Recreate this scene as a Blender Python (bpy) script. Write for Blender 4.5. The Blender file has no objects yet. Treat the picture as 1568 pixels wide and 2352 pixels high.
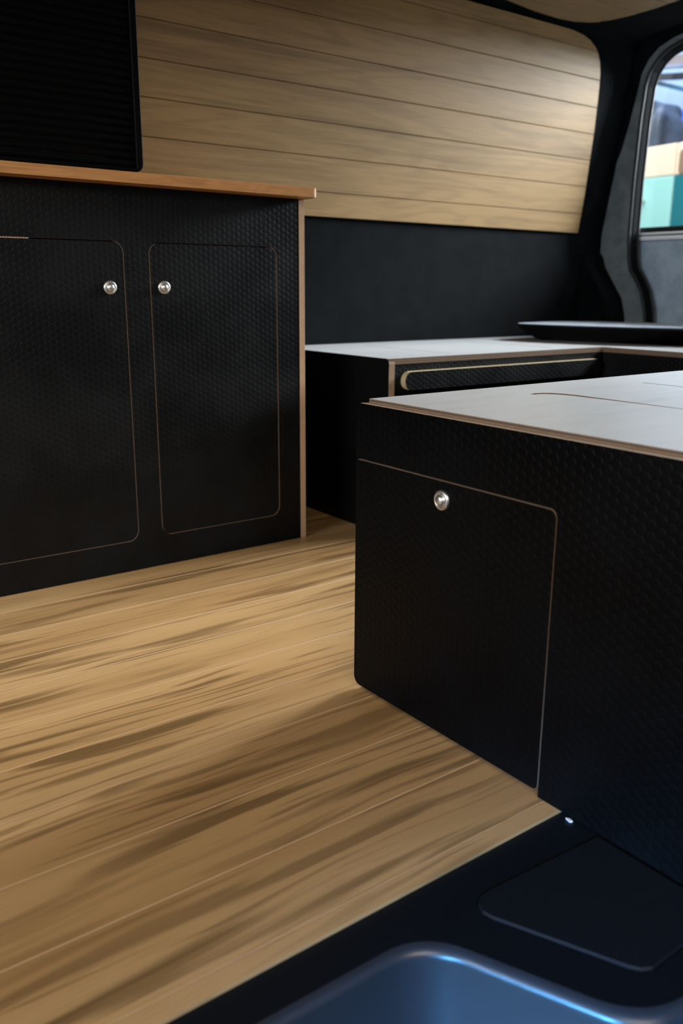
import bpy, bmesh, math, random
from mathutils import Vector, Matrix
random.seed(7)
S = bpy.context.scene
COL = S.collection

# ------------------------------------------------------------------ camera
cam = bpy.data.cameras.new('camera')
cam.sensor_fit = 'HORIZONTAL'; cam.sensor_width = 24.0
cam.lens = 24.0 * 1957.09 / 1568.0
cam.clip_start = 0.02
cam.dof.use_dof = True; cam.dof.focus_distance = 1.40; cam.dof.aperture_fstop = 4.0
camo = bpy.data.objects.new('camera', cam); COL.objects.link(camo)
YAW, PIT, ROL = 0.640048, -0.257670, 0.006125
_f = Vector((math.sin(YAW)*math.cos(PIT), math.cos(YAW)*math.cos(PIT), math.sin(PIT)))
_r = Vector((math.cos(YAW), -math.sin(YAW), 0)); _u = _r.cross(_f)
_r2 = math.cos(ROL)*_r + math.sin(ROL)*_u; _u2 = -math.sin(ROL)*_r + math.cos(ROL)*_u
M = Matrix((_r2, _u2, -_f)).transposed().to_4x4(); M.translation = Vector((0, 0, 0.62))
camo.matrix_world = M
S.camera = camo

# ------------------------------------------------------------------ world and lights
w = bpy.data.worlds.new('sky'); S.world = w; w.use_nodes = True
bg = w.node_tree.nodes['Background']
bg.inputs[0].default_value = (0.50, 0.62, 0.80, 1); bg.inputs[1].default_value = 0.16

def area(name, loc, target, sx, sy, power, col, spread=180):
    l = bpy.data.lights.new(name, 'AREA'); l.shape = 'RECTANGLE'; l.size = sx; l.size_y = sy
    l.energy = power; l.color = col; l.spread = math.radians(spread)
    o = bpy.data.objects.new(name, l); COL.objects.link(o); o.location = loc
    d = Vector(target) - Vector(loc)
    o.rotation_euler = d.to_track_quat('-Z', 'Y').to_euler()
    return o
# daylight through side door, rear doors and windscreen, then three added fill lamps
area('daylight_side_door', (-0.6, -2.3, 2.3), (0.6, 1.4, 0.3), 2.4, 1.6, 74, (1.0, 0.86, 0.70))
area('daylight_rear_doors', (5.2, 1.25, 2.15), (0.8, 1.3, 0.2), 1.9, 1.2, 830, (0.95, 0.97, 0.98))
area('daylight_windscreen', (-2.4, 0.6, 1.35), (1.5, 1.3, 0.7), 1.5, 0.9, 70, (0.84, 0.93, 1.0))
area('step_blue_fill', (-1.5, -0.75, 0.42), (0.60, 0.36, -0.20), 0.4, 0.25, 4.2, (0.10, 0.44, 1.0), 20)  # blue lamp added to tint the step well, no known source there
area('garage_fill_far', (7.6, 5.2, 5.2), (10.0, 6.6, 2.7), 2.0, 2.0, 260, (0.93, 0.97, 1.0))  # unseen lamp added to brighten the corrugated sheeting
area('garage_fill', (4.4, 3.6, 4.6), (6.6, 4.6, 1.4), 2.5, 2.5, 430, (0.93, 0.97, 1.0))  # unseen lamp added to brighten the camper and things outside

S.view_settings.view_transform = 'Standard'; S.view_settings.look = 'None'
S.view_settings.gamma = 1.0; S.view_settings.use_curve_mapping = False
S.view_settings.exposure = 0.0

# ------------------------------------------------------------------ material helpers
class N:
    def __init__(s, name):
        s.m = bpy.data.materials.new(name); s.m.use_nodes = True
        s.t = s.m.node_tree; s.b = s.t.nodes['Principled BSDF']
    def new(s, typ, **kw):
        n = s.t.nodes.new(typ)
        for k, v in kw.items(): setattr(n, k, v)
        return n
    def link(s, a, b): s.t.links.new(a, b)
    def put(s, inp, v):
        if hasattr(v, 'is_linked') or isinstance(v, bpy.types.NodeSocket): s.link(v, inp)
        else: inp.default_value = v
    def math(s, op, a, b=0.0, c=0.0, clamp=False):
        n = s.new('ShaderNodeMath', operation=op, use_clamp=clamp)
        s.put(n.inputs[0], a); s.put(n.inputs[1], b)
        if op in ('MULTIPLY_ADD', 'SMOOTH_MIN', 'WRAP', 'COMPARE'): s.put(n.inputs[2], c)
        return n.outputs[0]
    def ss(s, v, a, b, o0=0.0, o1=1.0):
        n = s.new('ShaderNodeMapRange', interpolation_type='SMOOTHSTEP')
        s.put(n.inputs[0], v); n.inputs[1].default_value = a; n.inputs[2].default_value = b
        n.inputs[3].default_value = o0; n.inputs[4].default_value = o1
        return n.outputs[0]
    def mix(s, f, a, b, mode='MIX'):
        n = s.new('ShaderNodeMix', data_type='RGBA', blend_type=mode)
        s.put(n.inputs[0], f)
        for i, v in ((6, a), (7, b)):
            if isinstance(v, tuple): v = (*v, 1) if len(v) == 3 else v
            s.put(n.inputs[i], v)
        return n.outputs[2]
    def noise(s, vec, scale, detail=3, rough=0.5, dist=0.0):
        n = s.new('ShaderNodeTexNoise'); s.link(vec, n.inputs['Vector'])
        n.inputs['Scale'].default_value = scale; n.inputs['Detail'].default_value = detail
        n.inputs['Roughness'].default_value = rough; n.inputs['Distortion'].default_value = dist
        return n.outputs['Fac']
    def coord(s, scale, rand=True):
        tc = s.new('ShaderNodeTexCoord') if rand else s.new('ShaderNodeNewGeometry')
        v = s.new('ShaderNodeVectorMath', operation='MULTIPLY'); s.link(tc.outputs['Object' if rand else 'Position'], v.inputs[0]); v.inputs[1].default_value = scale
        if not rand: return v.outputs[0]
        oi = s.new('ShaderNodeObjectInfo')
        k = s.new('ShaderNodeVectorMath', operation='SCALE'); k.inputs[0].default_value = (37.0, 61.0, 23.0); s.link(oi.outputs['Random'], k.inputs[3])
        a = s.new('ShaderNodeVectorMath', operation='ADD'); s.link(v.outputs[0], a.inputs[0]); s.link(k.outputs[0], a.inputs[1])
        return a.outputs[0]
    def bump(s, h, strength, dist):
        n = s.new('ShaderNodeBump'); n.inputs['Strength'].default_value = strength
        n.inputs['Distance'].default_value = dist; s.link(h, n.inputs['Height'])
        s.link(n.outputs[0], s.b.inputs['Normal'])
    def col(s, v):
        if isinstance(v, tuple): s.b.inputs['Base Color'].default_value = (*v, 1)
        else: s.link(v, s.b.inputs['Base Color'])
    def set(s, rough=0.5, metal=0.0, spec=0.5, sheen=0.0, coat=0.0):
        s.b.inputs['Roughness'].default_value = rough; s.b.inputs['Metallic'].default_value = metal
        s.b.inputs['Specular IOR Level'].default_value = spec
        s.b.inputs['Sheen Weight'].default_value = sheen; s.b.inputs['Coat Weight'].default_value = coat

def plain(name, c, rough=0.5, metal=0.0, spec=0.5, **k):
    n = N(name); n.col(c); n.set(rough, metal, spec, **k); return n.m

def wood(name, light, mid, dark, across, streak=0.6, fine=0.35, lens=1.0, rough=0.42, spec=0.4, bump=0.15, rand=True, tone=0.12):
    """grain runs along X; `across` is the weight vector of the other axes"""
    n = N(name)
    ax, ay, az = 1.0, across[0], across[1]
    c1 = n.coord((0.9*lens, 7*ay, 7*az), rand)
    fig = n.noise(c1, 1.0, 2.0, 0.45, 0.5)                       # growth figure
    band = n.math('SINE', n.math('MULTIPLY', fig, 62.0))
    band = n.ss(band, -0.2, 1.0)
    c2 = n.coord((1.6*lens, 34*ay, 34*az), rand)
    st = n.ss(n.noise(c2, 1.0, 3.0, 0.55, 0.35), 0.47, 0.72)      # dark lens-shaped streaks
    c2b = n.coord((0.7*lens, 9*ay, 9*az), rand)
    patch = n.ss(n.noise(c2b, 1.3, 2.0), 0.38, 0.62)
    c3 = n.coord((9, 260*ay, 260*az), rand)
    fi = n.noise(c3, 1.0, 3.0, 0.6)                               # fine pores
    base = n.mix(n.math('MULTIPLY', band, 0.45*streak), light, mid)
    base = n.mix(n.math('MULTIPLY', n.math('MULTIPLY', st, n.math('MULTIPLY_ADD', patch, 0.75, 0.25)), streak), base, dark)
    base = n.mix(n.math('MULTIPLY', n.ss(fi, 0.45, 0.75), fine), base, dark)
    if rand:
        oi = n.new('ShaderNodeObjectInfo')
        hs = n.new('ShaderNodeHueSaturation'); n.link(base, hs.inputs['Color'])
        n.link(n.math('MULTIPLY_ADD', oi.outputs['Random'], tone, 1.0-tone/2), hs.inputs['Value'])
        base = hs.outputs[0]
    n.col(base); n.set(rough, 0, spec)
    n.bump(n.math('SUBTRACT', 1.0, fi), bump, 0.0006)
    return n.m

def ply(name, axis, light=(0.50, 0.36, 0.25), dark=(0.25, 0.155, 0.095), layer=0.0027, ofs=0.0):
    n = N(name)
    tc = n.new('ShaderNodeTexCoord'); sp = n.new('ShaderNodeSeparateXYZ'); n.link(tc.outputs['Object'], sp.inputs[0])
    v = n.math('DIVIDE', n.math('ADD', sp.outputs[axis], ofs), layer)
    tri = n.math('PINGPONG', v, 1.0)
    f = n.ss(tri, 0.30, 0.70)
    c = n.coord((60, 60, 60), False); ns = n.noise(c, 1.0, 3)
    col = n.mix(f, dark, light)
    col = n.mix(n.ss(ns, 0.4, 0.7, 0, 0.3), col, dark)
    n.col(col); n.set(0.6, 0, 0.3)
    return n.m

def hexfilm(name, pitch=0.0137, c=(0.0085, 0.0088, 0.0095), rough=0.40, bump=0.55, spec=0.45):
    """black phenolic film embossed with a flat-topped hexagon relief"""
    n = N(name)
    g = n.new('ShaderNodeNewGeometry'); sp = n.new('ShaderNodeSeparateXYZ'); n.link(g.outputs['Position'], sp.inputs[0])
    u = n.math('ADD', sp.outputs[0], sp.outputs[1]); v = sp.outputs[2]
    sx, sy = pitch*math.sqrt(3), pitch
    def cell(off):
        a = n.math('SUBTRACT', n.math('FLOORED_MODULO', n.math('ADD', u, off*sx/2+50*sx), sx), sx/2)
        b = n.math('SUBTRACT', n.math('FLOORED_MODULO', n.math('ADD', v, off*sy/2+50*sy), sy), sy/2)
        a = n.math('ABSOLUTE', a); b = n.math('ABSOLUTE', b)
        return n.math('MAXIMUM', b, n.math('ADD', n.math('MULTIPLY', a, 0.866), n.math('MULTIPLY', b, 0.5)))
    d = n.math('MINIMUM', cell(0), cell(1))
    h = n.ss(n.math('DIVIDE', d, pitch), 0.36, 0.47, 1.0, 0.0)
    dome = n.math('MULTIPLY', n.math('SUBTRACT', 0.5, n.math('DIVIDE', d, pitch)), 0.6)
    h = n.math('ADD', h, dome)
    sm = n.noise(n.coord((6, 6, 6), False), 1.0, 4, 0.6)
    fine = n.noise(n.coord((900, 900, 900), False), 1.0, 2)
    h = n.math('ADD', h, n.math('MULTIPLY', fine, 0.25))
    n.bump(h, bump*0.6, 0.0009)
    n.col(n.mix(n.ss(sm, 0.35, 0.7), c, tuple(x*1.5 for x in c)))
    n.set(rough, 0, spec)
    r = n.ss(sm, 0.3, 0.7, rough-0.05, rough+0.08); n.link(r, n.b.inputs['Roughness'])
    return n.m

def felt(name, c, c2, bump=0.6, sheen=0.1):
    n = N(name)
    a = n.noise(n.coord((14, 14, 14), False), 1.0, 4, 0.6); b = n.noise(n.coord((700, 700, 700), False), 1.0, 3, 0.7)
    n.col(n.mix(n.math('ADD', n.math('MULTIPLY', n.ss(a, 0.35, 0.65), 0.5), n.math('MULTIPLY', n.ss(b, 0.35, 0.65), 0.5)), c, c2))
    n.set(0.95, 0, 0.1, sheen=sheen); n.b.inputs['Sheen Roughness'].default_value = 0.6
    n.bump(n.math('ADD', b, a), bump, 0.001)
    return n.m

def floor_wood():
    n = N('floor_oak')
    warp = n.noise(n.coord((1.3, 5, 5), False), 1.0, 2)
    g = n.new('ShaderNodeNewGeometry'); cb = n.new('ShaderNodeCombineXYZ'); n.link(n.math('MULTIPLY', warp, 0.08), cb.inputs[1])
    ad = n.new('ShaderNodeVectorMath', operation='ADD'); n.link(g.outputs['Position'], ad.inputs[0]); n.link(cb.outputs[0], ad.inputs[1])
    def c(sc):
        m = n.new('ShaderNodeVectorMath', operation='MULTIPLY'); n.link(ad.outputs[0], m.inputs[0]); m.inputs[1].default_value = sc; return m.outputs[0]
    big = n.noise(c((2.0, 30, 1)), 1.0, 2.5, 0.45, 0.25)
    s1 = n.ss(big, 0.505, 0.62)                                          # broad dark figure
    thin = n.noise(c((3.4, 100, 1)), 1.0, 2.5, 0.5, 0.2)
    s2 = n.ss(thin, 0.54, 0.64)
    where = n.ss(n.noise(c((1.0, 7, 1)), 1.0, 2), 0.36, 0.60)
    tonev = n.noise(c((0.6, 8.5, 1)), 1.0, 1)
    fi = n.noise(c((14, 420, 1)), 1.0, 3, 0.6)
    base = n.mix(n.ss(tonev, 0.35, 0.65), (0.50, 0.297, 0.128), (0.40, 0.225, 0.089))
    base = n.mix(n.math('MULTIPLY', s1, n.math('MULTIPLY_ADD', where, 0.55, 0.25)), base, (0.125, 0.064, 0.021))
    base = n.mix(n.math('MULTIPLY', s2, n.math('MULTIPLY_ADD', where, 0.45, 0.20)), base, (0.15, 0.080, 0.028))
    base = n.mix(n.ss(fi, 0.45, 0.75, 0, 0.22), base, (0.20, 0.11, 0.04))
    oi = n.new('ShaderNodeObjectInfo'); hs = n.new('ShaderNodeHueSaturation'); n.link(base, hs.inputs['Color'])
    n.link(n.math('MULTIPLY_ADD', oi.outputs['Random'], 0.10, 0.95), hs.inputs['Value'])
    n.col(hs.outputs[0]); n.set(0.36, 0, 0.45); n.bump(n.math('SUBTRACT', 1.0, fi), 0.12, 0.0005)
    return n.m
M_FLOOR = floor_wood()
M_SUB = plain('subfloor_wood', (0.30, 0.19, 0.10), 0.6)
M_WALL = wood('wall_oak', (0.37, 0.228, 0.092), (0.215, 0.125, 0.046), (0.15, 0.088, 0.034), (1, 1), streak=0.62, fine=0.42, lens=0.8, rough=0.48, spec=0.35, rand=False)
M_WALLB = plain('wall_groove_oak', (0.20, 0.13, 0.065), 0.7)
M_CEIL = wood('ceiling_oak', (0.28, 0.185, 0.095), (0.22, 0.14, 0.07), (0.13, 0.08, 0.036), (1, 1), streak=0.55, fine=0.4, lens=1.6, rough=0.5, spec=0.3, tone=0.05)
M_TOP = wood('worktop_oak', (0.50, 0.235, 0.080), (0.37, 0.16, 0.05), (0.22, 0.09, 0.028), (1, 1), streak=0.6, fine=0.5, lens=3, rough=0.4, spec=0.4, rand=False)
M_TOPEND = plain('worktop_end_highlight', (0.62, 0.48, 0.33), 0.5)  # highlight on the end chamfer put into the colour
M_LID = wood('pale_birch', (0.47, 0.475, 0.475), (0.40, 0.40, 0.395), (0.28, 0.27, 0.26), (1, 1), streak=0.38, fine=0.18, lens=3.0, rough=0.34, spec=0.5, bump=0.08, rand=False)
M_PX, M_PY, M_PZ = ply('ply_edge_across_x', 0), ply('ply_edge_across_y', 1), ply('ply_edge_across_z', 2, (0.27, 0.18, 0.12), (0.12, 0.075, 0.046))
M_PXP = ply('ply_edge_pale', 0, (0.60, 0.40, 0.25), (0.38, 0.235, 0.14))
M_PYL = ply('ply_edge_handle', 1, (0.62, 0.50, 0.30), (0.45, 0.34, 0.19))
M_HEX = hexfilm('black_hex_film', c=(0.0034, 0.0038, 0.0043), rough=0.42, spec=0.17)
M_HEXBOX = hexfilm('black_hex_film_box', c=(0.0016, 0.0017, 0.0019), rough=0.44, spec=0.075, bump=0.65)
M_BLK = plain('black_laminate', (0.003, 0.003, 0.0033), 0.5, spec=0.15)
M_TAMB = plain('black_tambour', (0.0012, 0.0012, 0.0013), 0.5, spec=0.05)
M_FELT = felt('black_felt', (0.0008, 0.0012, 0.0016), (0.0042, 0.0058, 0.0074), sheen=0.0)
M_FELTG = felt('grey_felt', (0.095, 0.112, 0.120), (0.21, 0.24, 0.255))
M_FELTD = felt('door_card_felt', (0.25, 0.33, 0.42), (0.43, 0.54, 0.66))
M_RUB = plain('rubber_seal', (0.012, 0.014, 0.015), 0.45, spec=0.25)
M_MATTE = plain('matte_black_frame', (0.010, 0.011, 0.012), 0.9, spec=0.02)
M_STEP = plain('step_plastic', (0.0035, 0.0045, 0.006), 0.5, spec=0.2)
M_WELL = plain('step_well_plastic', (0.020, 0.023, 0.028), 0.33, spec=0.6)
M_MET = plain('satin_nickel', (0.74, 0.73, 0.71), 0.36, 1.0)
M_CHR = plain('bright_trim', (0.86, 0.89, 0.95), 0.3, 0.0)

# ------------------------------------------------------------------ geometry helpers
def tag(o, label=None, cat=None, group=None, kind=None):
    if label: o['label'] = label
    if cat: o['category'] = cat
    if group: o['group'] = group
    if kind: o['kind'] = kind
    return o
def thing(name, loc, label, cat, group=None):
    o = bpy.data.objects.new(name, None); COL.objects.link(o); o.location = loc
    o.empty_display_size = 0.1
    return tag(o, label, cat, group)
def link(name, me, parent=None):
    o = bpy.data.objects.new(name, me); COL.objects.link(o)
    if parent is not None:
        o.parent = parent
        l = Vector((0, 0, 0)); p = parent
        while p is not None: l += p.location; p = p.parent
        o.location = -l                       # mesh vertices stay in scene coordinates
    return o
def mesh(name, verts, faces, mats, midx=None, smooth=False):
    me = bpy.data.meshes.new(name); me.from_pydata([tuple(v) for v in verts], [], faces); me.validate()
    for m in mats: me.materials.append(m)
    if midx:
        for p, i in zip(me.polygons, midx): p.material_index = i
    if smooth:
        for p in me.polygons: p.use_smooth = True
    me.update(); return me
def area2(p): return 0.5*sum(p[i][0]*p[(i+1) % len(p)][1]-p[(i+1) % len(p)][0]*p[i][1] for i in range(len(p)))
def offset(p, d):
    """inset a counter-clockwise loop by d (towards its left)"""
    out = []; n = len(p)
    for i in range(n):
        a, b, c = p[i-1], p[i], p[(i+1) % n]
        e1 = Vector((b[0]-a[0], b[1]-a[1])).normalized(); e2 = Vector((c[0]-b[0], c[1]-b[1])).normalized()
        n1 = Vector((-e1.y, e1.x)); n2 = Vector((-e2.y, e2.x))
        m = (n1+n2); L = m.length_squared
        m = m*(2.0/L) if L > 0.4 else n1
        out.append((b[0]+m.x*d, b[1]+m.y*d))
    return out
def rrect(x0, y0, x1, y1, r, n=6):
    """rounded rectangle; r is one radius or four (bl, br, tr, tl)"""
    r = [r]*4 if not isinstance(r, (list, tuple)) else r
    pts = []
    for (cx, cy, sx, sy, a0, rr) in ((x0, y0, 1, 1, 180, r[0]), (x1, y0, -1, 1, 270, r[1]), (x1, y1, -1, -1, 0, r[2]), (x0, y1, 1, -1, 90, r[3])):
        if rr <= 0: pts.append((cx, cy)); continue
        for k in range(n+1):
            a = math.radians(a0+90*k/n)
            pts.append((cx+sx*rr+rr*math.cos(a), cy+sy*rr+rr*math.sin(a)))
    return pts
def prism(name, loop, d0, d1, to3, mats, holes=(), bev=0.0, side=1):
    """sheet: 2-D loop (with holes) extruded from depth d0 (the seen face) to d1. mats = [face, edge]; to3(u, v, d)"""
    loops = [list(loop)]+[list(h) for h in holes]
    if area2(loops[0]) < 0: loops[0].reverse()
    for i in range(1, len(loops)):
        if area2(loops[i]) > 0: loops[i].reverse()
    sg = 1 if d1 > d0 else -1
    inner = [offset(l, bev) for l in loops] if bev else loops
    bm = bmesh.new()
    edges = []
    ring0 = []
    for l in inner:
        vs = [bm.verts.new((p[0], p[1], 0)) for p in l]; ring0.append(vs)
        for i in range(len(vs)): edges.append(bm.edges.new((vs[i], vs[(i+1) % len(vs)])))
    bmesh.ops.triangle_fill(bm, use_beauty=True, use_dissolve=False, edges=edges, normal=(0, 0, 1))
    bm.verts.index_update()
    tris = [[v.index for v in f.verts] for f in bm.faces]
    cap = [(v.co.x, v.co.y) for v in bm.verts]; bm.free()
    verts = [to3(u, v, d0) for u, v in cap]; faces = [t for t in tris]; mi = [0]*len(tris)
    base = 0; cur = []
    for l in inner: cur.append(list(range(base, base+len(l)))); base += len(l)
    def ring(lp, d):
        o = []
        for l in lp:
            b = len(verts); verts.extend(to3(p[0], p[1], d) for p in l); o.append(list(range(b, b+len(l))))
        return o
    def bridge(a, b, m):
        for x, y in zip(a, b):
            n = len(x)
            for i in range(n):
                faces.append([x[i], x[(i+1) % n], y[(i+1) % n], y[i]]); mi.append(m)
    if bev:
        r = ring(loops, d0+sg*bev); bridge(cur, r, side); cur = r
    r = ring(loops, d1); bridge(cur, r, side)
    back = {}
    if bev:
        b = len(verts); verts.extend(to3(u, v, d1) for u, v in [p for l in loops for p in l])
    else:
        b = len(verts); verts.extend(to3(u, v, d1) for u, v in cap)
    for t in tris: faces.append([b+i for i in reversed(t)]); mi.append(0)
    me = mesh(name, verts, faces, mats, mi)
    bm = bmesh.new(); bm.from_mesh(me); bmesh.ops.remove_doubles(bm, verts=bm.verts, dist=1e-6)
    bmesh.ops.recalc_face_normals(bm, faces=bm.faces); bm.to_mesh(me); bm.free()
    return me
XZ = lambda u, v, d: (u, d, v)      # front faces -Y when d0 < d1
YZ = lambda u, v, d: (d, u, v)
XY = lambda u, v, d: (u, v, d)
def box_me(name, lo, hi, mats, bev=0.0):
    return prism(name, [(lo[0], lo[1]), (hi[0], lo[1]), (hi[0], hi[1]), (lo[0], hi[1])], hi[2], lo[2], XY, mats, bev=bev)
def tube(name, path, rad, mat, seg=10, closed=False):
    verts = []; faces = []; n = len(path)
    prev = None
    for i, p in enumerate(path):
        p = Vector(p)
        a = Vector(path[i-1]) if (i > 0 or closed) else p; b = Vector(path[(i+1) % n]) if (i < n-1 or closed) else p
        t = (b-a).normalized()
        ref = Vector((1, 0, 0)) if abs(t.x) < 0.8 else Vector((0, 0, 1))
        s = t.cross(ref).normalized(); q = s.cross(t)
        for k in range(seg):
            an = 2*math.pi*k/seg; verts.append(p+rad*(math.cos(an)*s+math.sin(an)*q))
    m = n if closed else n-1
    for i in range(m):
        for k in range(seg):
            j = (i+1) % n
            faces.append([i*seg+k, i*seg+(k+1) % seg, j*seg+(k+1) % seg, j*seg+k])
    if not closed: faces += [list(range(seg))[::-1], [(n-1)*seg+k for k in range(seg)]]
    return mesh(name, verts, faces, [mat], smooth=True)
def lathe(name, prof, center, axis, mat, seg=40):
    """prof: (radius, height along axis)"""
    ax = Vector(axis); ref = Vector((0, 0, 1)); s = ax.cross(ref).normalized(); q = s.cross(ax)
    verts = []; faces = []
    for r, h in prof:
        for k in range(seg):
            a = 2*math.pi*k/seg; verts.append(Vector(center)+ax*h+r*(math.cos(a)*s+math.sin(a)*q))
    for i in range(len(prof)-1):
        for k in range(seg):
            faces.append([i*seg+k, i*seg+(k+1) % seg, (i+1)*seg+(k+1) % seg, (i+1)*seg+k])
    me = mesh(name, verts, faces, [mat], smooth=True)
    bm = bmesh.new(); bm.from_mesh(me); bmesh.ops.remove_doubles(bm, verts=bm.verts, dist=1e-6)
    bmesh.ops.recalc_face_normals(bm, faces=bm.faces); bm.to_mesh(me); bm.free()
    return me

# ------------------------------------------------------------------ van shell: floor
YF = 0.577                                    # front edge of the wooden floor at the step
X0, X1, YW = -1.6, 2.90, 2.165
M_SEAM = plain('plank_seam', (0.47, 0.29, 0.145), 0.5)
sub = link('floor', box_me('floor', (X0, YF+0.001, -0.05), (X1, YW, -0.008), [M_SUB, M_SUB])); tag(sub, 'oak plank van floor over a board base', kind='structure')
PW = 0.1165
seams = [YF] + [0.600+PW*i for i in range(14)]
pl_me = prism('plank', [(X0, 0.0006), (X1, 0.0006), (X1, PW-0.0006), (X0, PW-0.0006)], 0.0, -0.008, XY, [M_FLOOR, M_SEAM], bev=0.0010)
first = prism('plank', [(X0, YF), (X1, YF), (X1, 0.5994), (X0, 0.5994)], 0.0, -0.05, XY, [M_FLOOR, M_FLOOR], bev=0.0003)
link('plank', first, sub)
for i in range(14):
    y = 0.600+PW*i
    if y > YW-0.03: break
    if y+PW > YW: 
        link('plank', prism('plank', [(X0, y+0.0006), (X1, y+0.0006), (X1, YW), (X0, YW)], 0.0, -0.008, XY, [M_FLOOR, M_FLOOR], bev=0.001), sub); continue
    o = link('plank', pl_me, sub); o.location.y += y

# ------------------------------------------------------------------ van shell: far wall, ceiling, near wall, rear
def wall_y(z):                                 # inner face of the oak boards, leaning in above the waistline
    return 2.153-(z-0.82)*(0.103/0.628)
def ceil_z(y): return 1.522-0.066*((y-1.2)/0.83)**2
# felt wall profile (Y, z), thickened outwards, then over to the roof
prof = [(2.165, -0.05), (2.165, 0.815)]
for k in range(7):
    z = 0.815+k*(1.452-0.815)/6; prof.append((wall_y(z)+0.012, z))
prof += [(2.050, 1.465), (2.036, 1.474)]
outer = [(2.26, 1.53), (2.26, -0.05)]
def ext_x(name, prof, x0, x1, mats, smooth=False):
    return prism(name, prof, x0, x1, YZ, mats)
wl = link('wall_back', ext_x('wall_back', prof+outer, X0, 2.86, [M_FELT, M_FELT])); tag(wl, 'black felt lined far side wall of the van', kind='structure')
# oak cladding boards on the upper wall
ZB = [0.82, 0.887, 0.980, 1.068, 1.152, 1.236, 1.320, 1.403, 1.446]
XR = [(0.82, 2.693), (0.90, 2.691), (0.964, 2.688), (1.165, 2.672), (1.30, 2.653), (1.345, 2.643), (1.375, 2.630), (1.395, 2.616), (1.412, 2.597), (1.428, 2.563), (1.438, 2.525), (1.444, 2.475), (1.446, 2.44)]
def xr(z):
    for (a, xa), (b, xb) in zip(XR, XR[1:]):
        if z <= b: return xa+(xb-xa)*(z-a)/(b-a)
    return XR[-1][1]
WT = lambda u, v, d: (u, wall_y(v)+d, v)
XL = -0.9
full = [(XL, ZB[0]+0.002), (xr(ZB[0])-0.002, ZB[0]+0.002)]+[(x-0.003, z) for z, x in XR[1:-1]]+[(xr(ZB[-1])-0.004, ZB[-1]-0.002), (XL, ZB[-1]-0.002)]
link('backing_board', prism('backing_board', full, 0.0045, 0.011, WT, [M_WALLB, M_WALLB]), wl)
for a, b in zip(ZB, ZB[1:]):
    g = 0.0009
    lo, hi = a+g, b-g
    right = [(xr(lo), lo)]+[(x, z) for z, x in XR if lo < z < hi]+[(xr(hi), hi)]
    link('plank', prism('plank', [(XL, lo)]+right+[(XL, hi)], 0.0, 0.0045, WT, [M_WALL, M_WALL], bev=0.0009), wl)
# black foot of the rear pillar bulging out of the wall
foot = [(2.17, 0.0), (1.99, 0.0), (2.025, 0.45), (2.030, 0.52), (2.050, 0.585), (2.098, 0.65), (2.135, 0.70), (2.15, 0.74), (2.17, 0.76)]
footo = link('pillar_foot', prism('pillar_foot', foot, 2.74, 2.849, YZ, [M_FELT, M_FELT]))

# roof
roofp = [(2.05, ceil_z(2.05)+0.012)]+[(2.05-k*0.1, ceil_z(2.05-k*0.1)+0.010) for k in range(1, 18)]+[(0.35, ceil_z(0.35)+0.012)]
cl = link('ceiling', prism('ceiling', roofp+[(0.10, 1.62), (2.26, 1.62), (2.26, 1.50), (2.10, 1.475)], X0, 2.95, YZ, [M_FELT, M_FELT])); tag(cl, 'black felt van roof lining', kind='structure')
far = [(2.11, 2.014), (2.25, 2.030), (2.36, 2.033), (2.43, 2.026), (2.49, 2.005), (2.54, 1.965), (2.575, 1.91), (2.60, 1.84), (2.612, 1.77), (2.615, 1.70)]
def ceil_edge(x):                               # farthest Y of the panel at x
    if x <= far[0][0]: return 2.014
    for (a, ya), (b, yb) in zip(far, far[1:]):
        if x <= b: return ya+(yb-ya)*(x-a)/(b-a)
    return far[-1][1]
CT = lambda u, v, d: (u, v, ceil_z(v)+d)
ybs = [2.034]+[1.98-0.092*i for i in range(17)]
for hi, lo in zip(ybs, ybs[1:]):
    # outline of the rounded-corner panel clipped to this board
    def xmax(y):
        if y <= 1.70: return 2.615 if y > 0.7 else 2.615-(0.7-y)**2*2
        if y >= 2.014:
            return 2.40-(y-2.014)*1.0
        pts = far[3:]
        for (a, ya), (b, yb) in zip(pts, pts[1:]):
            if yb <= y <= ya: return b+(a-b)*(y-yb)/(ya-yb)
        return 2.43
    ylo, yhi = lo+0.001, hi-0.001
    if hi > 2.0:                                 # outermost board follows the panel edge
        loop = [(XL, ylo), (xmax(ylo), ylo), (2.54, 1.99) if False else (2.515, 1.99), (2.49, 2.005), (2.43, 2.024), (2.36, 2.031), (2.25, 2.028), (2.11, 2.014), (XL, 2.012)]
    else:
        ys = [ylo+(yhi-ylo)*k/6 for k in range(7)]
        loop = [(XL, ylo)]+[(xmax(y), y) for y in ys]+[(XL, yhi)]
    link('plank', prism('plank', loop, 0.0, 0.006, CT, [M_CEIL, M_CEIL], bev=0.0012), cl)

# near wall beside the box (aft of the sliding door) with its window opening
nw = prism('wall_front', [(0.86, -0.05), (2.86, -0.05), (2.86, 1.50), (0.86, 1.50)], 0.27, 0.16, XZ, [M_FELT, M_FELT],
           holes=[rrect(1.15, 0.86, 2.45, 1.32, 0.08)])
tag(link('wall_front', nw), 'black felt lined near side wall behind the box', kind='structure')

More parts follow.
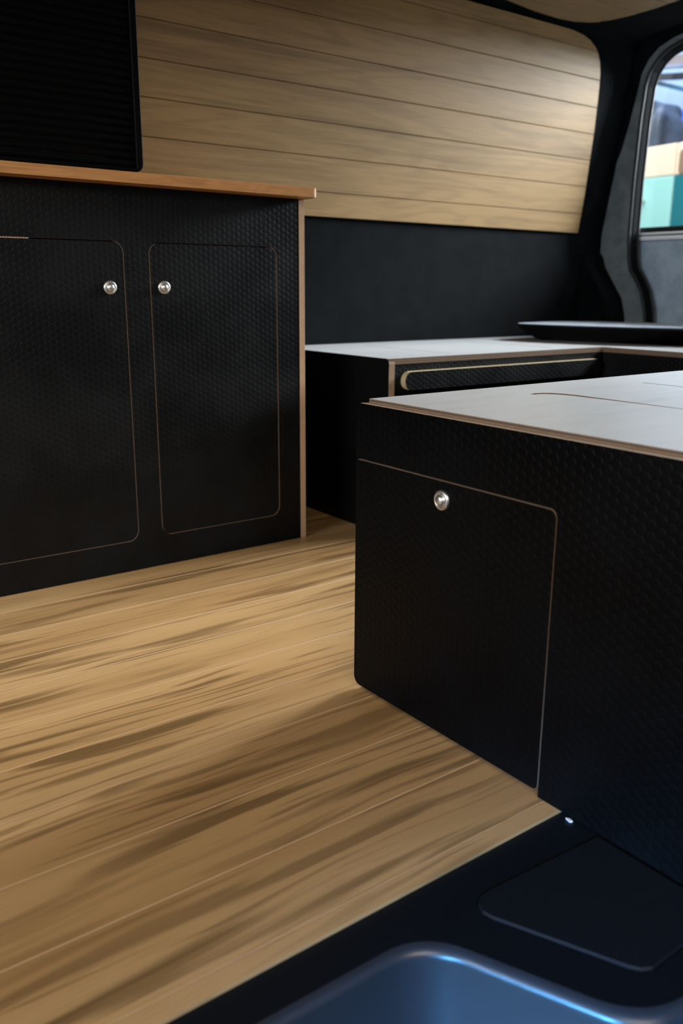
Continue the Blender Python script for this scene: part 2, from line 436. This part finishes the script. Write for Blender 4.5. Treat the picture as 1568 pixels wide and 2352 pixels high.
# rear frame around the back doors
op = [(0.46, 0.02), (1.93, 0.02), (1.935, 0.48), (1.945, 0.545), (1.966, 0.61), (1.995, 0.655), (2.022, 0.69), (2.032, 0.73), (2.040, 0.80), (2.041, 1.0), (2.035, 1.20), (2.026, 1.32), (2.012, 1.365), (1.985, 1.400), (1.95, 1.424), (1.90, 1.440), (1.80, 1.455), (1.50, 1.468)]
op = op + [(2.4-y, z) for y, z in reversed(op[1:-1]) if True]
op = [p for p in op]
rearout = [(0.16, -0.05), (2.20, -0.05), (2.20, 1.56), (0.16, 1.56)]
wr = link('wall_right', prism('wall_right', rearout, 2.85, 2.91, YZ, [M_FELTG, M_MATTE], holes=[op[1:]], bev=0.003)); tag(wr, 'grey felt covered rear frame around the back door opening', kind='structure')
seal_path = [(2.847, y, z) for y, z in op[1:]]
footo.parent = wr
link('rubber_seal', tube('rubber_seal', seal_path, 0.0055, M_RUB, closed=True), wr)
seal2 = [(2.885, y, z) for y, z in offset([(y, z) for y, z in op[1:]], 0.012)]
link('inner_seal', tube('inner_seal', seal2, 0.005, M_RUB, closed=True), wr)

hd = [(2.20, 0.98), (2.145, 1.02), (2.105, 1.12), (2.078, 1.22), (2.060, 1.30), (2.047, 1.365), (2.022, 1.408), (1.985, 1.438), (1.93, 1.458), (1.85, 1.472), (1.5, 1.485)]
hd = hd + [(2.4-y, z) for y, z in reversed(hd)] + [(0.20, 1.56), (2.20, 1.56)]
link('header_shade', prism('header_shade', hd, 2.838, 2.8495, YZ, [M_FELT, M_FELT], bev=0.004), wr)  # black piece added for the roof's shade on the upper frame
# rear doors (two leaves) with glazing
def rear_door(name, y0, y1, glass):
    big = rrect(y0, 0.03, y1, 1.47, 0.05)
    win = rrect(y0+(0.07 if y0 < 1 else 0.05), 0.845, y1-(0.05 if y0 < 1 else 0.004), 1.445, [0.03, 0.03, 0.09, 0.09])
    d = link(name, prism(name, big, 2.925, 2.955, YZ, [M_RUB, M_RUB], holes=[win], bev=0.004)); tag(d, kind='structure')
    card = rrect(y0+0.02, 0.05, y1-0.006, 0.795, 0.03)
    link('door_card', prism('door_card', card, 2.912, 2.925, YZ, [M_FELTD, M_FELTD], bev=0.004), d)
    link('bright_strip', box_me('bright_strip', (2.905, y0+0.01, 0.797), (2.925, y1-0.004, 0.811), [M_CHR, M_CHR], bev=0.002), d)
    link('upper_strip', box_me('upper_strip', (2.914, y0+0.03, 0.817), (2.925, y1-0.05, 0.825), [plain('lilac_trim', (0.35, 0.37, 0.55), 0.3), M_CHR], bev=0.001), d)
    g = link('window_pane', prism('window_pane', rrect(y0+0.02, 0.83, y1-0.002, 1.46, 0.05), 2.942, 2.946, YZ, [glass, glass]), d)
    return d
gl = N('window_glass')
_tr = gl.new('ShaderNodeBsdfTransparent'); _tr.inputs[0].default_value = (0.93, 0.96, 0.98, 1)
_gg = gl.new('ShaderNodeBsdfGlossy'); _gg.inputs['Roughness'].default_value = 0.02
_fr = gl.new('ShaderNodeFresnel'); _fr.inputs[0].default_value = 1.3
_mx = gl.new('ShaderNodeMixShader'); gl.link(_fr.outputs[0], _mx.inputs[0]); gl.link(_tr.outputs[0], _mx.inputs[1]); gl.link(_gg.outputs[0], _mx.inputs[2])
gl.link(_mx.outputs[0], gl.t.nodes['Material Output'].inputs['Surface'])
tag(rear_door('door_1', 1.205, 2.10, gl.m), 'left rear door with grey felt card below its glazed window')
tag(rear_door('door_2', 0.30, 1.198, gl.m), 'right rear door with grey felt card below its window')

# ------------------------------------------------------------------ kitchen cabinet
YK = 1.740
kit = thing('kitchen_cabinet', (0.65, YK+0.2, 0), 'black honeycomb-textured kitchen base cabinet with two doors under the oak worktop', 'cabinet')
KX0 = -0.15
d1 = (0.325, 0.071, 0.7295, 0.7075); d2 = (0.7885, 0.0725, 1.1025, 0.7075)
G = 0.0016
hole1 = rrect(d1[0]-G, d1[1]-G, d1[2]+G, d1[3]+G+0.001, 0.024); hole2 = rrect(d2[0]-G, d2[1]-G, d2[2]+G, d2[3]+G+0.001, 0.024)
link('front_frame', prism('front_frame', [(KX0, 0.0), (1.165, 0.0), (1.165, 0.816), (KX0, 0.816)], YK, YK+0.015, XZ, [M_HEX, M_PY], holes=[hole1, hole2]), kit)
link('end_panel', prism('end_panel', [(1.1655, 0.0005), (1.1812, 0.0005), (1.1812, 0.8165), (1.1655, 0.8165)], YK-0.001, 2.160, XZ, [M_PXP, M_BLK]), kit)
def shell(name, lo, hi, mat, t=0.012):
    """carcass: back, floor, top and sides as one open-fronted box (front towards -Y)"""
    bm = bmesh.new()
    def bx(a, b):
        vs = [bm.verts.new((x, y, z)) for x in (a[0], b[0]) for y in (a[1], b[1]) for z in (a[2], b[2])]
        for f in ((0, 1, 3, 2), (4, 6, 7, 5), (0, 4, 5, 1), (2, 3, 7, 6), (0, 2, 6, 4), (1, 5, 7, 3)): bm.faces.new([vs[i] for i in f])
    bx((lo[0], hi[1]-t, lo[2]), hi); bx(lo, (lo[0]+t, hi[1], hi[2])); bx((hi[0]-t, lo[1], lo[2]), hi)
    bx(lo, (hi[0], hi[1], lo[2]+t)); bx((lo[0], lo[1], hi[2]-t), hi)
    me = bpy.data.meshes.new(name); bmesh.ops.recalc_face_normals(bm, faces=bm.faces); bm.to_mesh(me); bm.free(); me.materials.append(mat); return me
link('carcass', shell('carcass', (KX0, YK+0.016, 0.001), (1.164, 2.150, 0.812), M_BLK), kit)
def door(name, r, parent, y0, rad, to3=XZ, th=0.015, mats=None):
    return link(name, prism(name, rrect(*r, rad), y0, y0+th, to3, mats or [M_HEX, M_PY]), parent)
KNOB = [(0.0, 0.0085), (0.003, 0.0083), (0.0055, 0.0074), (0.0072, 0.0060), (0.0082, 0.0040), (0.0085, 0.0022), (0.0088, 0.0022), (0.0094, 0.0034), (0.0110, 0.0040), (0.0128, 0.0034), (0.0139, 0.0020), (0.0142, 0.0), (0.0142, -0.001)]
def knob(parent, c, axis):
    return link('knob', lathe('knob', KNOB, c, axis, M_MET), parent)
dA = door('door', d1, kit, YK, 0.0225); dA['label'] = 'wider cabinet door running off the left of the picture'
knob(dA, (0.6985, YK, 0.617), (0, -1, 0))
dB = door('door', d2, kit, YK, 0.0225); dB['label'] = 'narrower cabinet door beside the pale plywood end'
knob(dB, (0.8190, YK, 0.6175), (0, -1, 0))
link('catch_plate', box_me('catch_plate', (0.7858, YK+0.0015, 0.600), (0.7888, YK+0.012, 0.638), [M_PX, M_PX]), dB)
link('catch_plate', box_me('catch_plate', (0.480, YK+0.0005, 0.7073), (0.5415, YK+0.012, 0.7098), [M_PX, M_PX]), dA)

# worktop
wt = prism('worktop', rrect(-0.2, 1.69, 1.185, 2.125, [0, 0.010, 0.0, 0]), 0.8385, 0.8175, XY, [M_TOP, M_TOP], bev=0.0015)
o = link('worktop', wt); tag(o, 'oak worktop lying on the black kitchen cabinet', 'worktop')
# pale strip painting the light caught on the worktop's end chamfer
link('end_highlight', prism('end_highlight', rrect(0.0, 0.0, 0.42, 0.0175, 0.002), 1.1846, 1.1866, lambda u, v, d: (d, 1.697+u, 0.8192+v), [M_TOPEND, M_TOPEND], bev=0.0006), o)

# tambour cabinet on the worktop
YT = 1.700; TX1 = 0.768; TX0 = -0.12; TZ0 = 0.8390; TZ1 = 1.36
tam = thing('tambour_cabinet', (0.35, YT+0.15, TZ0), 'black wall cabinet with ribbed roller shutter standing on the oak worktop', 'cabinet')
fr = rrect(TX0, TZ0+0.001, TX1, TZ1, [0, 0.016, 0.0, 0])
op_t = [(TX0+0.02, TZ0+0.009), (TX1-0.014, TZ0+0.009), (TX1-0.014, TZ1-0.02), (TX0+0.02, TZ1-0.02)]
link('surround', prism('surround', fr, YT, YT+0.16, XZ, [M_TAMB, M_TAMB], holes=[op_t], bev=0.0015), tam)
pitch = 0.0147
sl = []
n = 8; vs = []; fs = []
for k in range(n+1):
    t = k/n; z = 0.0004+t*(pitch-0.0008); y = -0.0028*math.sin(math.pi*t)**0.6
    for x in (TX0+0.0205, TX1-0.0145): vs.append((x, y, z))
for k in range(n): fs.append([2*k, 2*k+1, 2*k+3, 2*k+2])
vs += [(TX0+0.0205, 0.005, 0.0004), (TX1-0.0145, 0.005, 0.0004), (TX0+0.0205, 0.005, pitch-0.0004), (TX1-0.0145, 0.005, pitch-0.0004)]
b = 2*(n+1)
fs += [[0, b, b+1, 1], [2*n, 2*n+1, b+3, b+2], [b, b+2, b+3, b+1]]
slat_me = mesh('slat', vs, fs, [M_TAMB])
k = 0
while TZ0+0.0095+(k+1)*pitch < TZ1-0.02:
    o = link('slat', slat_me, tam); o.location += Vector((0, YT+0.0055, TZ0+0.0095+k*pitch)); k += 1
link('bottom_rail', box_me('bottom_rail', (TX0+0.02, YT-0.0035, TZ0+0.0002), (TX1-0.25, YT-0.0005, TZ0+0.0022), [plain('rail_grey', (0.10, 0.09, 0.085), 0.4), M_TAMB]), tam)

# ------------------------------------------------------------------ far bench
BX, BY, BZ = 1.357, 1.631, 0.451
bn = thing('storage_bench', (1.8, 1.88, 0), 'pale birch topped black bench along the far wall behind the kitchen end', 'bench')
def slit(x, y0, y1, wd=0.0022): return [(x, y0), (x+wd, y0), (x+wd+0.0, y1), (x, y1)]
lidb = [(BX+0.001, BY), (2.737, BY), (2.737, 2.1635), (BX+0.001, 2.1635)]
link('lid', prism('lid', lidb, BZ, BZ-0.015, XY, [M_LID, M_PZ], holes=[slit(1.615, 1.685, 2.06, 0.004), slit(2.03, 1.685, 2.06, 0.004)]), bn)
link('end_panel', prism('end_panel', rrect(BY-0.001, 0.0, 2.155, BZ-0.0005, [0, 0, 0, 0.012]), BX, BX+0.018, YZ, [M_BLK, M_PX]), bn)
link('front_panel', prism('front_panel', [(BX+0.0185, 0.0), (2.19, 0.0), (2.19, BZ-0.0155), (BX+0.0185, BZ-0.0155)], BY+0.001, BY+0.018, XZ, [M_HEX, M_PY]), bn)
link('drawer_pull', prism('drawer_pull', rrect(1.397, 0.372, 2.172, 0.418, 0.0225, 8), BY-0.017, BY+0.0005, XZ, [M_HEX, M_PYL]), bn)
link('back_board', box_me('back_board', (BX+0.019, BY+0.019, 0.001), (2.73, 2.14, BZ-0.030), [M_BLK, M_BLK]), bn)

# rear cross bench between the two long benches
rb = thing('rear_bench', (2.5, 1.3, 0), 'birch topped cross bench below the rear doors, under the dark board', 'bench')
link('lid', prism('lid', [(2.195, 0.995), (2.83, 0.995), (2.83, BY-0.0015), (2.195, BY-0.0015)], BZ, BZ-0.015, XY, [M_LID, M_PZ]), rb)
link('front_panel', prism('front_panel', [(1.0, 0.0), (BY-0.002, 0.0), (BY-0.002, BZ-0.0155), (1.0, BZ-0.0155)], 2.196, 2.212, YZ, [M_HEX, M_PX]), rb)
link('back_board', box_me('back_board', (2.24, 1.0, 0.001), (2.82, BY-0.003, BZ-0.030), [M_BLK, M_BLK]), rb)

# dark board with bevelled underside lying across the rear benches
topo = [(2.225, 2.075), (2.235, 1.90), (2.275, 1.74), (2.345, 1.585), (2.45, 1.46), (2.52, 1.30), (2.54, 1.10), (2.54, 0.72), (2.735, 0.72), (2.735, 2.075)]
def smoothloop(p, it=2):
    for _ in range(it):
        q = []
        for i in range(len(p)):
            a, b = p[i], p[(i+1) % len(p)]
            q += [(a[0]*.75+b[0]*.25, a[1]*.75+b[1]*.25), (a[0]*.25+b[0]*.75, a[1]*.25+b[1]*.75)]
        p = q
    return p
lp = smoothloop(topo, 2)
if area2(lp) < 0: lp = lp[::-1]
rings = [(0.006, 0.5045), (0.001, 0.5030), (0.0, 0.500), (0.004, 0.494), (0.030, 0.478), (0.060, 0.462), (0.085, 0.4518)]
vs = []; fs = []; L = len(lp); mi = []
for dd, z in rings: vs += [(x, y, z) for x, y in offset(lp, dd)]
for r in range(len(rings)-1):
    for i in range(L): fs.append([r*L+i, r*L+(i+1) % L, (r+1)*L+(i+1) % L, (r+1)*L+i])
fs.append(list(range(L))); fs.append([(len(rings)-1)*L+i for i in reversed(range(L))])
M_SLAB = plain('board_laminate', (0.003, 0.0033, 0.004), 0.45, spec=0.12)
db = thing('dark_board', (2.4, 1.4, 0.451), 'thick black board with a mottled grey top lying on the rear benches', 'board')
me = mesh('core', vs, fs, [M_SLAB])
bm = bmesh.new(); bm.from_mesh(me); bmesh.ops.recalc_face_normals(bm, faces=bm.faces); bm.to_mesh(me); bm.free()
link('core', me, db)
ts = link('top_sheet', prism('top_sheet', offset(lp, 0.007), 0.5062, 0.5048, XY, [felt('board_top_cloth', (0.13, 0.155, 0.185), (0.26, 0.30, 0.35), bump=0.3)]*2), db); ts['label'] = 'mottled grey top face of the board'

# ------------------------------------------------------------------ near box
PXF = 0.766
bx = thing('storage_box', (1.15, 0.65, 0), 'black honeycomb-textured storage box with pale birch top beside the step', 'storage box')
HB = 0.4565
dr = (0.6135, 0.008, 0.9925, 0.372)
outline = [(0.275, 0.0), (0.6115, 0.0), (0.6115, 0.3745-0.012)]
for k in range(1, 7):
    a = math.radians(180-90*k/6); outline.append((0.6235+0.012*math.cos(a), 0.3625+0.012*math.sin(a)))
outline += [(0.9925, 0.3745), (0.9925, HB-0.010), (0.990, HB-0.003), (0.984, HB), (0.275, HB)]
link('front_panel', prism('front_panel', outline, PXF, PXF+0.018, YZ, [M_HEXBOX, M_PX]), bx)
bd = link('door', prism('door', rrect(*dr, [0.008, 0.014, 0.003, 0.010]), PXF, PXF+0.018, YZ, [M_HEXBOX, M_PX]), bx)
knob(bd, (PXF, 0.8045, 0.3465), (-1, 0, 0))
slot = [(1.0685, 0.30), (1.072, 0.30), (1.0735, 0.65), (1.0775, 0.80), (1.0785, 0.84), (1.0755, 0.864), (1.069, 0.881), (1.056, 0.891), (1.041, 0.8945), (1.027, 0.8905), (1.024, 0.8865), (1.027, 0.8835), (1.040, 0.883), (1.048, 0.878), (1.056, 0.868), (1.061, 0.855), (1.0645, 0.838), (1.0675, 0.78), (1.070, 0.65)]
slot2 = [(1.318, 0.30), (1.3240, 0.30), (1.3240, 0.890), (1.3208, 0.893), (1.319, 0.890)]
lid = prism('lid', [(0.7845, 0.275), (2.19, 0.275), (2.19, 0.9865), (0.7845, 0.9865)], 0.4615, 0.4445, XY, [M_LID, M_PZ], holes=[slot, slot2])
link('lid', lid, bx)
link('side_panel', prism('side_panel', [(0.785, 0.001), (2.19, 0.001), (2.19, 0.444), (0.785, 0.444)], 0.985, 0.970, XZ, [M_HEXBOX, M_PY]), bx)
link('base_frame', box_me('base_frame', (0.786, 0.29, 0.001), (2.18, 0.969, 0.432), [M_BLK, M_BLK]), bx)

# ------------------------------------------------------------------ step beside the sliding door
st = thing('door_step', (0.2, 0.4, -0.18), 'black moulded plastic door step with recessed well along the floor edge', 'step')
ZT = -0.004
def corner(pts, rr, n=8):
    out = []
    for i, (p, r) in enumerate(zip(pts, rr)):
        if r <= 0: out.append(p); continue
        a = Vector(pts[i-1]); b = Vector(p); c = Vector(pts[(i+1) % len(pts)])
        d1_ = (a-b).normalized(); d2_ = (c-b).normalized(); p0 = b+d1_*r; p1 = b+d2_*r
        for k in range(n+1):
            t = k/n; q = p0*(1-t)**2+b*2*t*(1-t)+p1*t*t; out.append((q.x, q.y))
    return out
WB = [(-0.75, 0.545), (0.496, 0.5275), (0.586, 0.330), (0.72, 0.318), (0.74, 0.15), (-0.75, 0.15)]
if area2(WB) < 0: WB = WB[::-1]
def well_ring(d): return corner(offset(WB, d), [max(0.05-0.35*d, 0.02)]*6)
well = well_ring(0.0)
hatch = [(0.7655, 0.5195), (0.590, 0.5305), (0.5775, 0.5285), (0.568, 0.5205), (0.5635, 0.510), (0.5655, 0.4985), (0.622, 0.376), (0.629, 0.366), (0.640, 0.3605), (0.7655, 0.361)]
plate = [(-1.0, 0.08), (0.86, 0.08), (0.86, 0.5765), (-1.0, 0.5765)]
link('top_plate', prism('top_plate', plate, ZT, ZT-0.020, XY, [M_STEP, M_STEP], holes=[well, offset(hatch if area2(hatch) > 0 else hatch[::-1], -0.0012)]), st)
link('hatch_cover', prism('hatch_cover', hatch, ZT+0.0022, ZT-0.012, XY, [plain('hatch_plastic', (0.0055, 0.0065, 0.008), 0.5, spec=0.2), M_STEP], bev=0.0022), st)
link('under_tray', prism('under_tray', offset(hatch if area2(hatch) > 0 else hatch[::-1], -0.004), ZT-0.0205, ZT-0.026, XY, [M_BLK, M_BLK]), st)
# moulded well: rolled rim, sloping wall, fillet, floor
rr = []
for k in range(7):
    a = math.pi/2*k/6; rr.append((0.012*math.sin(a)-0.0, ZT-0.0-0.012*(1-math.cos(a))))
rr += [(0.020, ZT-0.05), (0.030, ZT-0.10), (0.038, ZT-0.135), (0.046, ZT-0.150), (0.060, ZT-0.160), (0.078, ZT-0.164)]
vs = []; fs = []; L = len(well)
for dd, z in rr: vs += [(x, y, z) for x, y in well_ring(dd)]
for r in range(len(rr)-1):
    for i in range(L): fs.append([r*L+i, r*L+(i+1) % L, (r+1)*L+(i+1) % L, (r+1)*L+i])
fs.append([(len(rr)-1)*L+i for i in range(L)])
me = mesh('well', vs, fs, [M_WELL], smooth=True)
link('well', me, st)
# little white chip lying at the box foot
ch = prism('chip', [(0.7625, 0.5640), (0.7605, 0.5560), (0.7640, 0.5545), (0.7655, 0.5600)], ZT+0.0022, ZT+0.0002, XY, [plain('white_chip', (0.75, 0.72, 0.75), 0.6)]*2)
tag(link('paint_chip', ch), 'tiny white chip lying on the black step at the foot of the box', 'chip')

# ------------------------------------------------------------------ garage seen through the rear window
gr = link('ground', box_me('ground', (-4, -4, -0.75), (13, 10, -0.65), [plain('concrete', (0.22, 0.22, 0.21), 0.8)]*2)); tag(gr, 'grey concrete garage ground outside the van', kind='structure')
gw = N('blue_corrugated')
gw.col((0.60, 0.72, 0.92)); gw.set(0.4, 0.2)
# corrugated sheeting with slanting ridges
vs = []; fs = []; nn = 900; y0, y1 = 3.0, 21.0
for i in range(nn+1):
    y = y0+(y1-y0)*i/nn; x = 10.0+0.012*math.sin(i*math.pi/2)
    vs += [(x, y, -0.65), (x, y-8.6, 4.2)]
for i in range(nn): fs.append([2*i, 2*i+2, 2*i+3, 2*i+1])
cw = link('wall_far', mesh('wall_far', vs, fs, [gw.m])); tag(cw, 'pale blue corrugated metal sheeting of the garage', kind='structure')
# roof beams and lamp strip in front of it
def beam(name, parent, y0, z0, y1, z1, h, dp, mat, x=8.5):
    v = [(x, y0, z0), (x, y1, z1), (x, y1, z1-h), (x, y0, z0-h)]; v += [(a+dp, b, c) for a, b, c in v]
    f = [(0, 1, 2, 3), (7, 6, 5, 4), (0, 4, 5, 1), (3, 2, 6, 7), (0, 3, 7, 4), (1, 5, 6, 2)]
    return link(name, mesh(name, v, f, [mat]), parent)
gb = beam('trim_1', None, 7.2, 2.98, 4.2, 2.58, 0.050, 0.12, plain('beam_black', (0.02, 0.022, 0.03), 0.6)); tag(gb, 'dark roof beam of the garage', kind='structure')
beam('flange', gb, 7.2, 3.10, 4.2, 2.80, 0.09, 0.10, plain('beam_mauve', (0.20, 0.16, 0.16), 0.5))
beam('flange', gb, 7.2, 3.02, 4.2, 2.70, 0.035, 0.06, plain('beam_grey', (0.20, 0.22, 0.30), 0.5), 8.47)
gb2 = beam('trim_2', None, 7.2, 3.145, 4.2, 2.935, 0.055, 0.10, plain('beam_blue', (0.30, 0.55, 0.80), 0.5)); tag(gb2, 'pale blue roof rail of the garage', kind='structure')
beam('purlin', gb2, 7.2, 3.30, 4.2, 3.02, 0.10, 0.10, plain('beam_brown', (0.085, 0.07, 0.09), 0.6), 8.55)
beam('orange_marker', gb2, 5.745, 3.045, 5.67, 3.04, 0.028, 0.02, plain('orange_paint', (0.8, 0.20, 0.05), 0.5), 8.52)
gb3 = beam('trim_3', None, 5.99, 2.77, 4.6, 2.27, 0.045, 0.05, plain('beam_teal', (0.10, 0.24, 0.38), 0.5), 8.6); tag(gb3, 'slanting blue roof brace of the garage', kind='structure')

# parked camper with pale teal lower body and cream upper body
cv = thing('camper_van', (7.0, 3.8, -0.65), 'cream and teal camper parked outside the rear window', 'camper van')
T1 = plain('teal_paint', (0.36, 0.68, 0.61), 0.35); T2 = plain('dark_teal_paint', (0.010, 0.17, 0.20), 0.35)
C1 = plain('cream_paint', (0.86, 0.68, 0.50), 0.4); B1 = plain('brown_window', (0.30, 0.19, 0.12), 0.3); K1 = plain('dark_tyre', (0.015, 0.015, 0.017), 0.7)
foot2 = [(6.02, 2.6), (8.4, 2.6), (7.9, 5.55), (6.02, 4.33)]
link('body', prism('body', foot2, 1.655, -0.30, XY, [C1, T1]), cv)
link('lower_panel', prism('lower_panel', rrect(3.957, -0.28, 4.335, 1.438, [0.03, 0.03, 0.0, 0.0]), 6.0, 6.03, YZ, [T1, T1], bev=0.006), cv)
link('upper_panel', prism('upper_panel', [(3.957, 1.441), (4.335, 1.441), (4.325, 1.60), (4.24, 1.658), (3.957, 1.664)], 6.0, 6.03, YZ, [C1, C1], bev=0.006), cv)
link('rear_door', prism('rear_door', rrect(2.62, -0.28, 3.953, 1.438, [0.03, 0.03, 0, 0]), 6.005, 6.03, YZ, [T2, T2], bev=0.006), cv)
link('upper_door', prism('upper_door', rrect(2.62, 1.441, 3.953, 1.664, [0, 0, 0.02, 0.02]), 6.005, 6.03, YZ, [C1, C1], bev=0.006), cv)
link('rear_window', prism('rear_window', rrect(2.75, 1.447, 3.925, 1.615, 0.03), 5.998, 6.008, YZ, [B1, B1], bev=0.003), cv)
link('grab_handle', tube('grab_handle', [(5.998, 4.245, 1.375), (5.97, 4.235, 1.372), (5.965, 4.212, 1.355), (5.965, 4.195, 1.325), (5.97, 4.188, 1.285), (5.998, 4.187, 1.275)], 0.008, plain('pale_plastic', (0.75, 0.78, 0.72), 0.4), 8), cv)
for yy in (2.95, 4.05):
    link('wheel', lathe('wheel', [(0.0, 0.10), (0.16, 0.10), (0.19, 0.09), (0.30, 0.09), (0.33, 0.06), (0.33, -0.06), (0.30, -0.09), (0.0, -0.09)], (6.9, yy, -0.32), (0, 1, 0), K1, 28), cv)
# tarpaulin bundle and blue drum on the camper's roof
random.seed(3)
bm = bmesh.new(); bmesh.ops.create_icosphere(bm, subdivisions=4, radius=1.0)
for v in bm.verts:
    c = v.co; r = 1+0.07*math.sin(5*c.y+3*c.z)+0.05*math.sin(9*c.y-4*c.x+1)
    sx = lambda t: math.copysign(abs(t)**0.6, t)
    v.co = Vector((sx(c.x)*0.27*r, sx(c.y)*0.185*r, sx(c.z)*0.235*(r if c.z > 0 else 1)))
me = bpy.data.meshes.new('tarpaulin_bundle'); bm.to_mesh(me); bm.free()
tn = N('dark_blue_tarp'); tn.col(tn.mix(tn.ss(tn.noise(tn.coord((4, 3, 5), False), 1.0, 2), 0.4, 0.6), (0.018, 0.026, 0.046), (0.055, 0.08, 0.14))); tn.set(0.5, 0, 0.4); me.materials.append(tn.m)
for p in me.polygons: p.use_smooth = True
o = link('tarpaulin_bundle', me); o.location = (6.80, 4.715, 1.655+0.236); o.scale = (1, 1, 1)
tag(o, 'dark blue tarpaulin bundle lying on the camper roof', 'tarpaulin')
bm = bmesh.new(); P_ = [(0.0, 0.48), (0.135, 0.48), (0.15, 0.47), (0.15, 0.33), (0.156, 0.32), (0.15, 0.31), (0.15, 0.17), (0.156, 0.16), (0.15, 0.15), (0.15, 0.0), (0.0, 0.0)]
vs = []; fs = []
for r, h in P_:
    for k in range(32):
        a = 2*math.pi*k/32; vs.append((7.33+r*math.cos(a), 4.73+r*math.sin(a), 1.657+h))
for i in range(len(P_)-1):
    for k in range(32): fs.append([i*32+k, i*32+(k+1) % 32, (i+1)*32+(k+1) % 32, (i+1)*32+k])
bm.free()
tag(link('plastic_drum', mesh('plastic_drum', vs, fs, [plain('blue_drum', (0.0, 0.09, 0.75), 0.4)], smooth=True)), 'bright blue plastic drum standing beside the tarpaulin on the camper roof', 'drum')
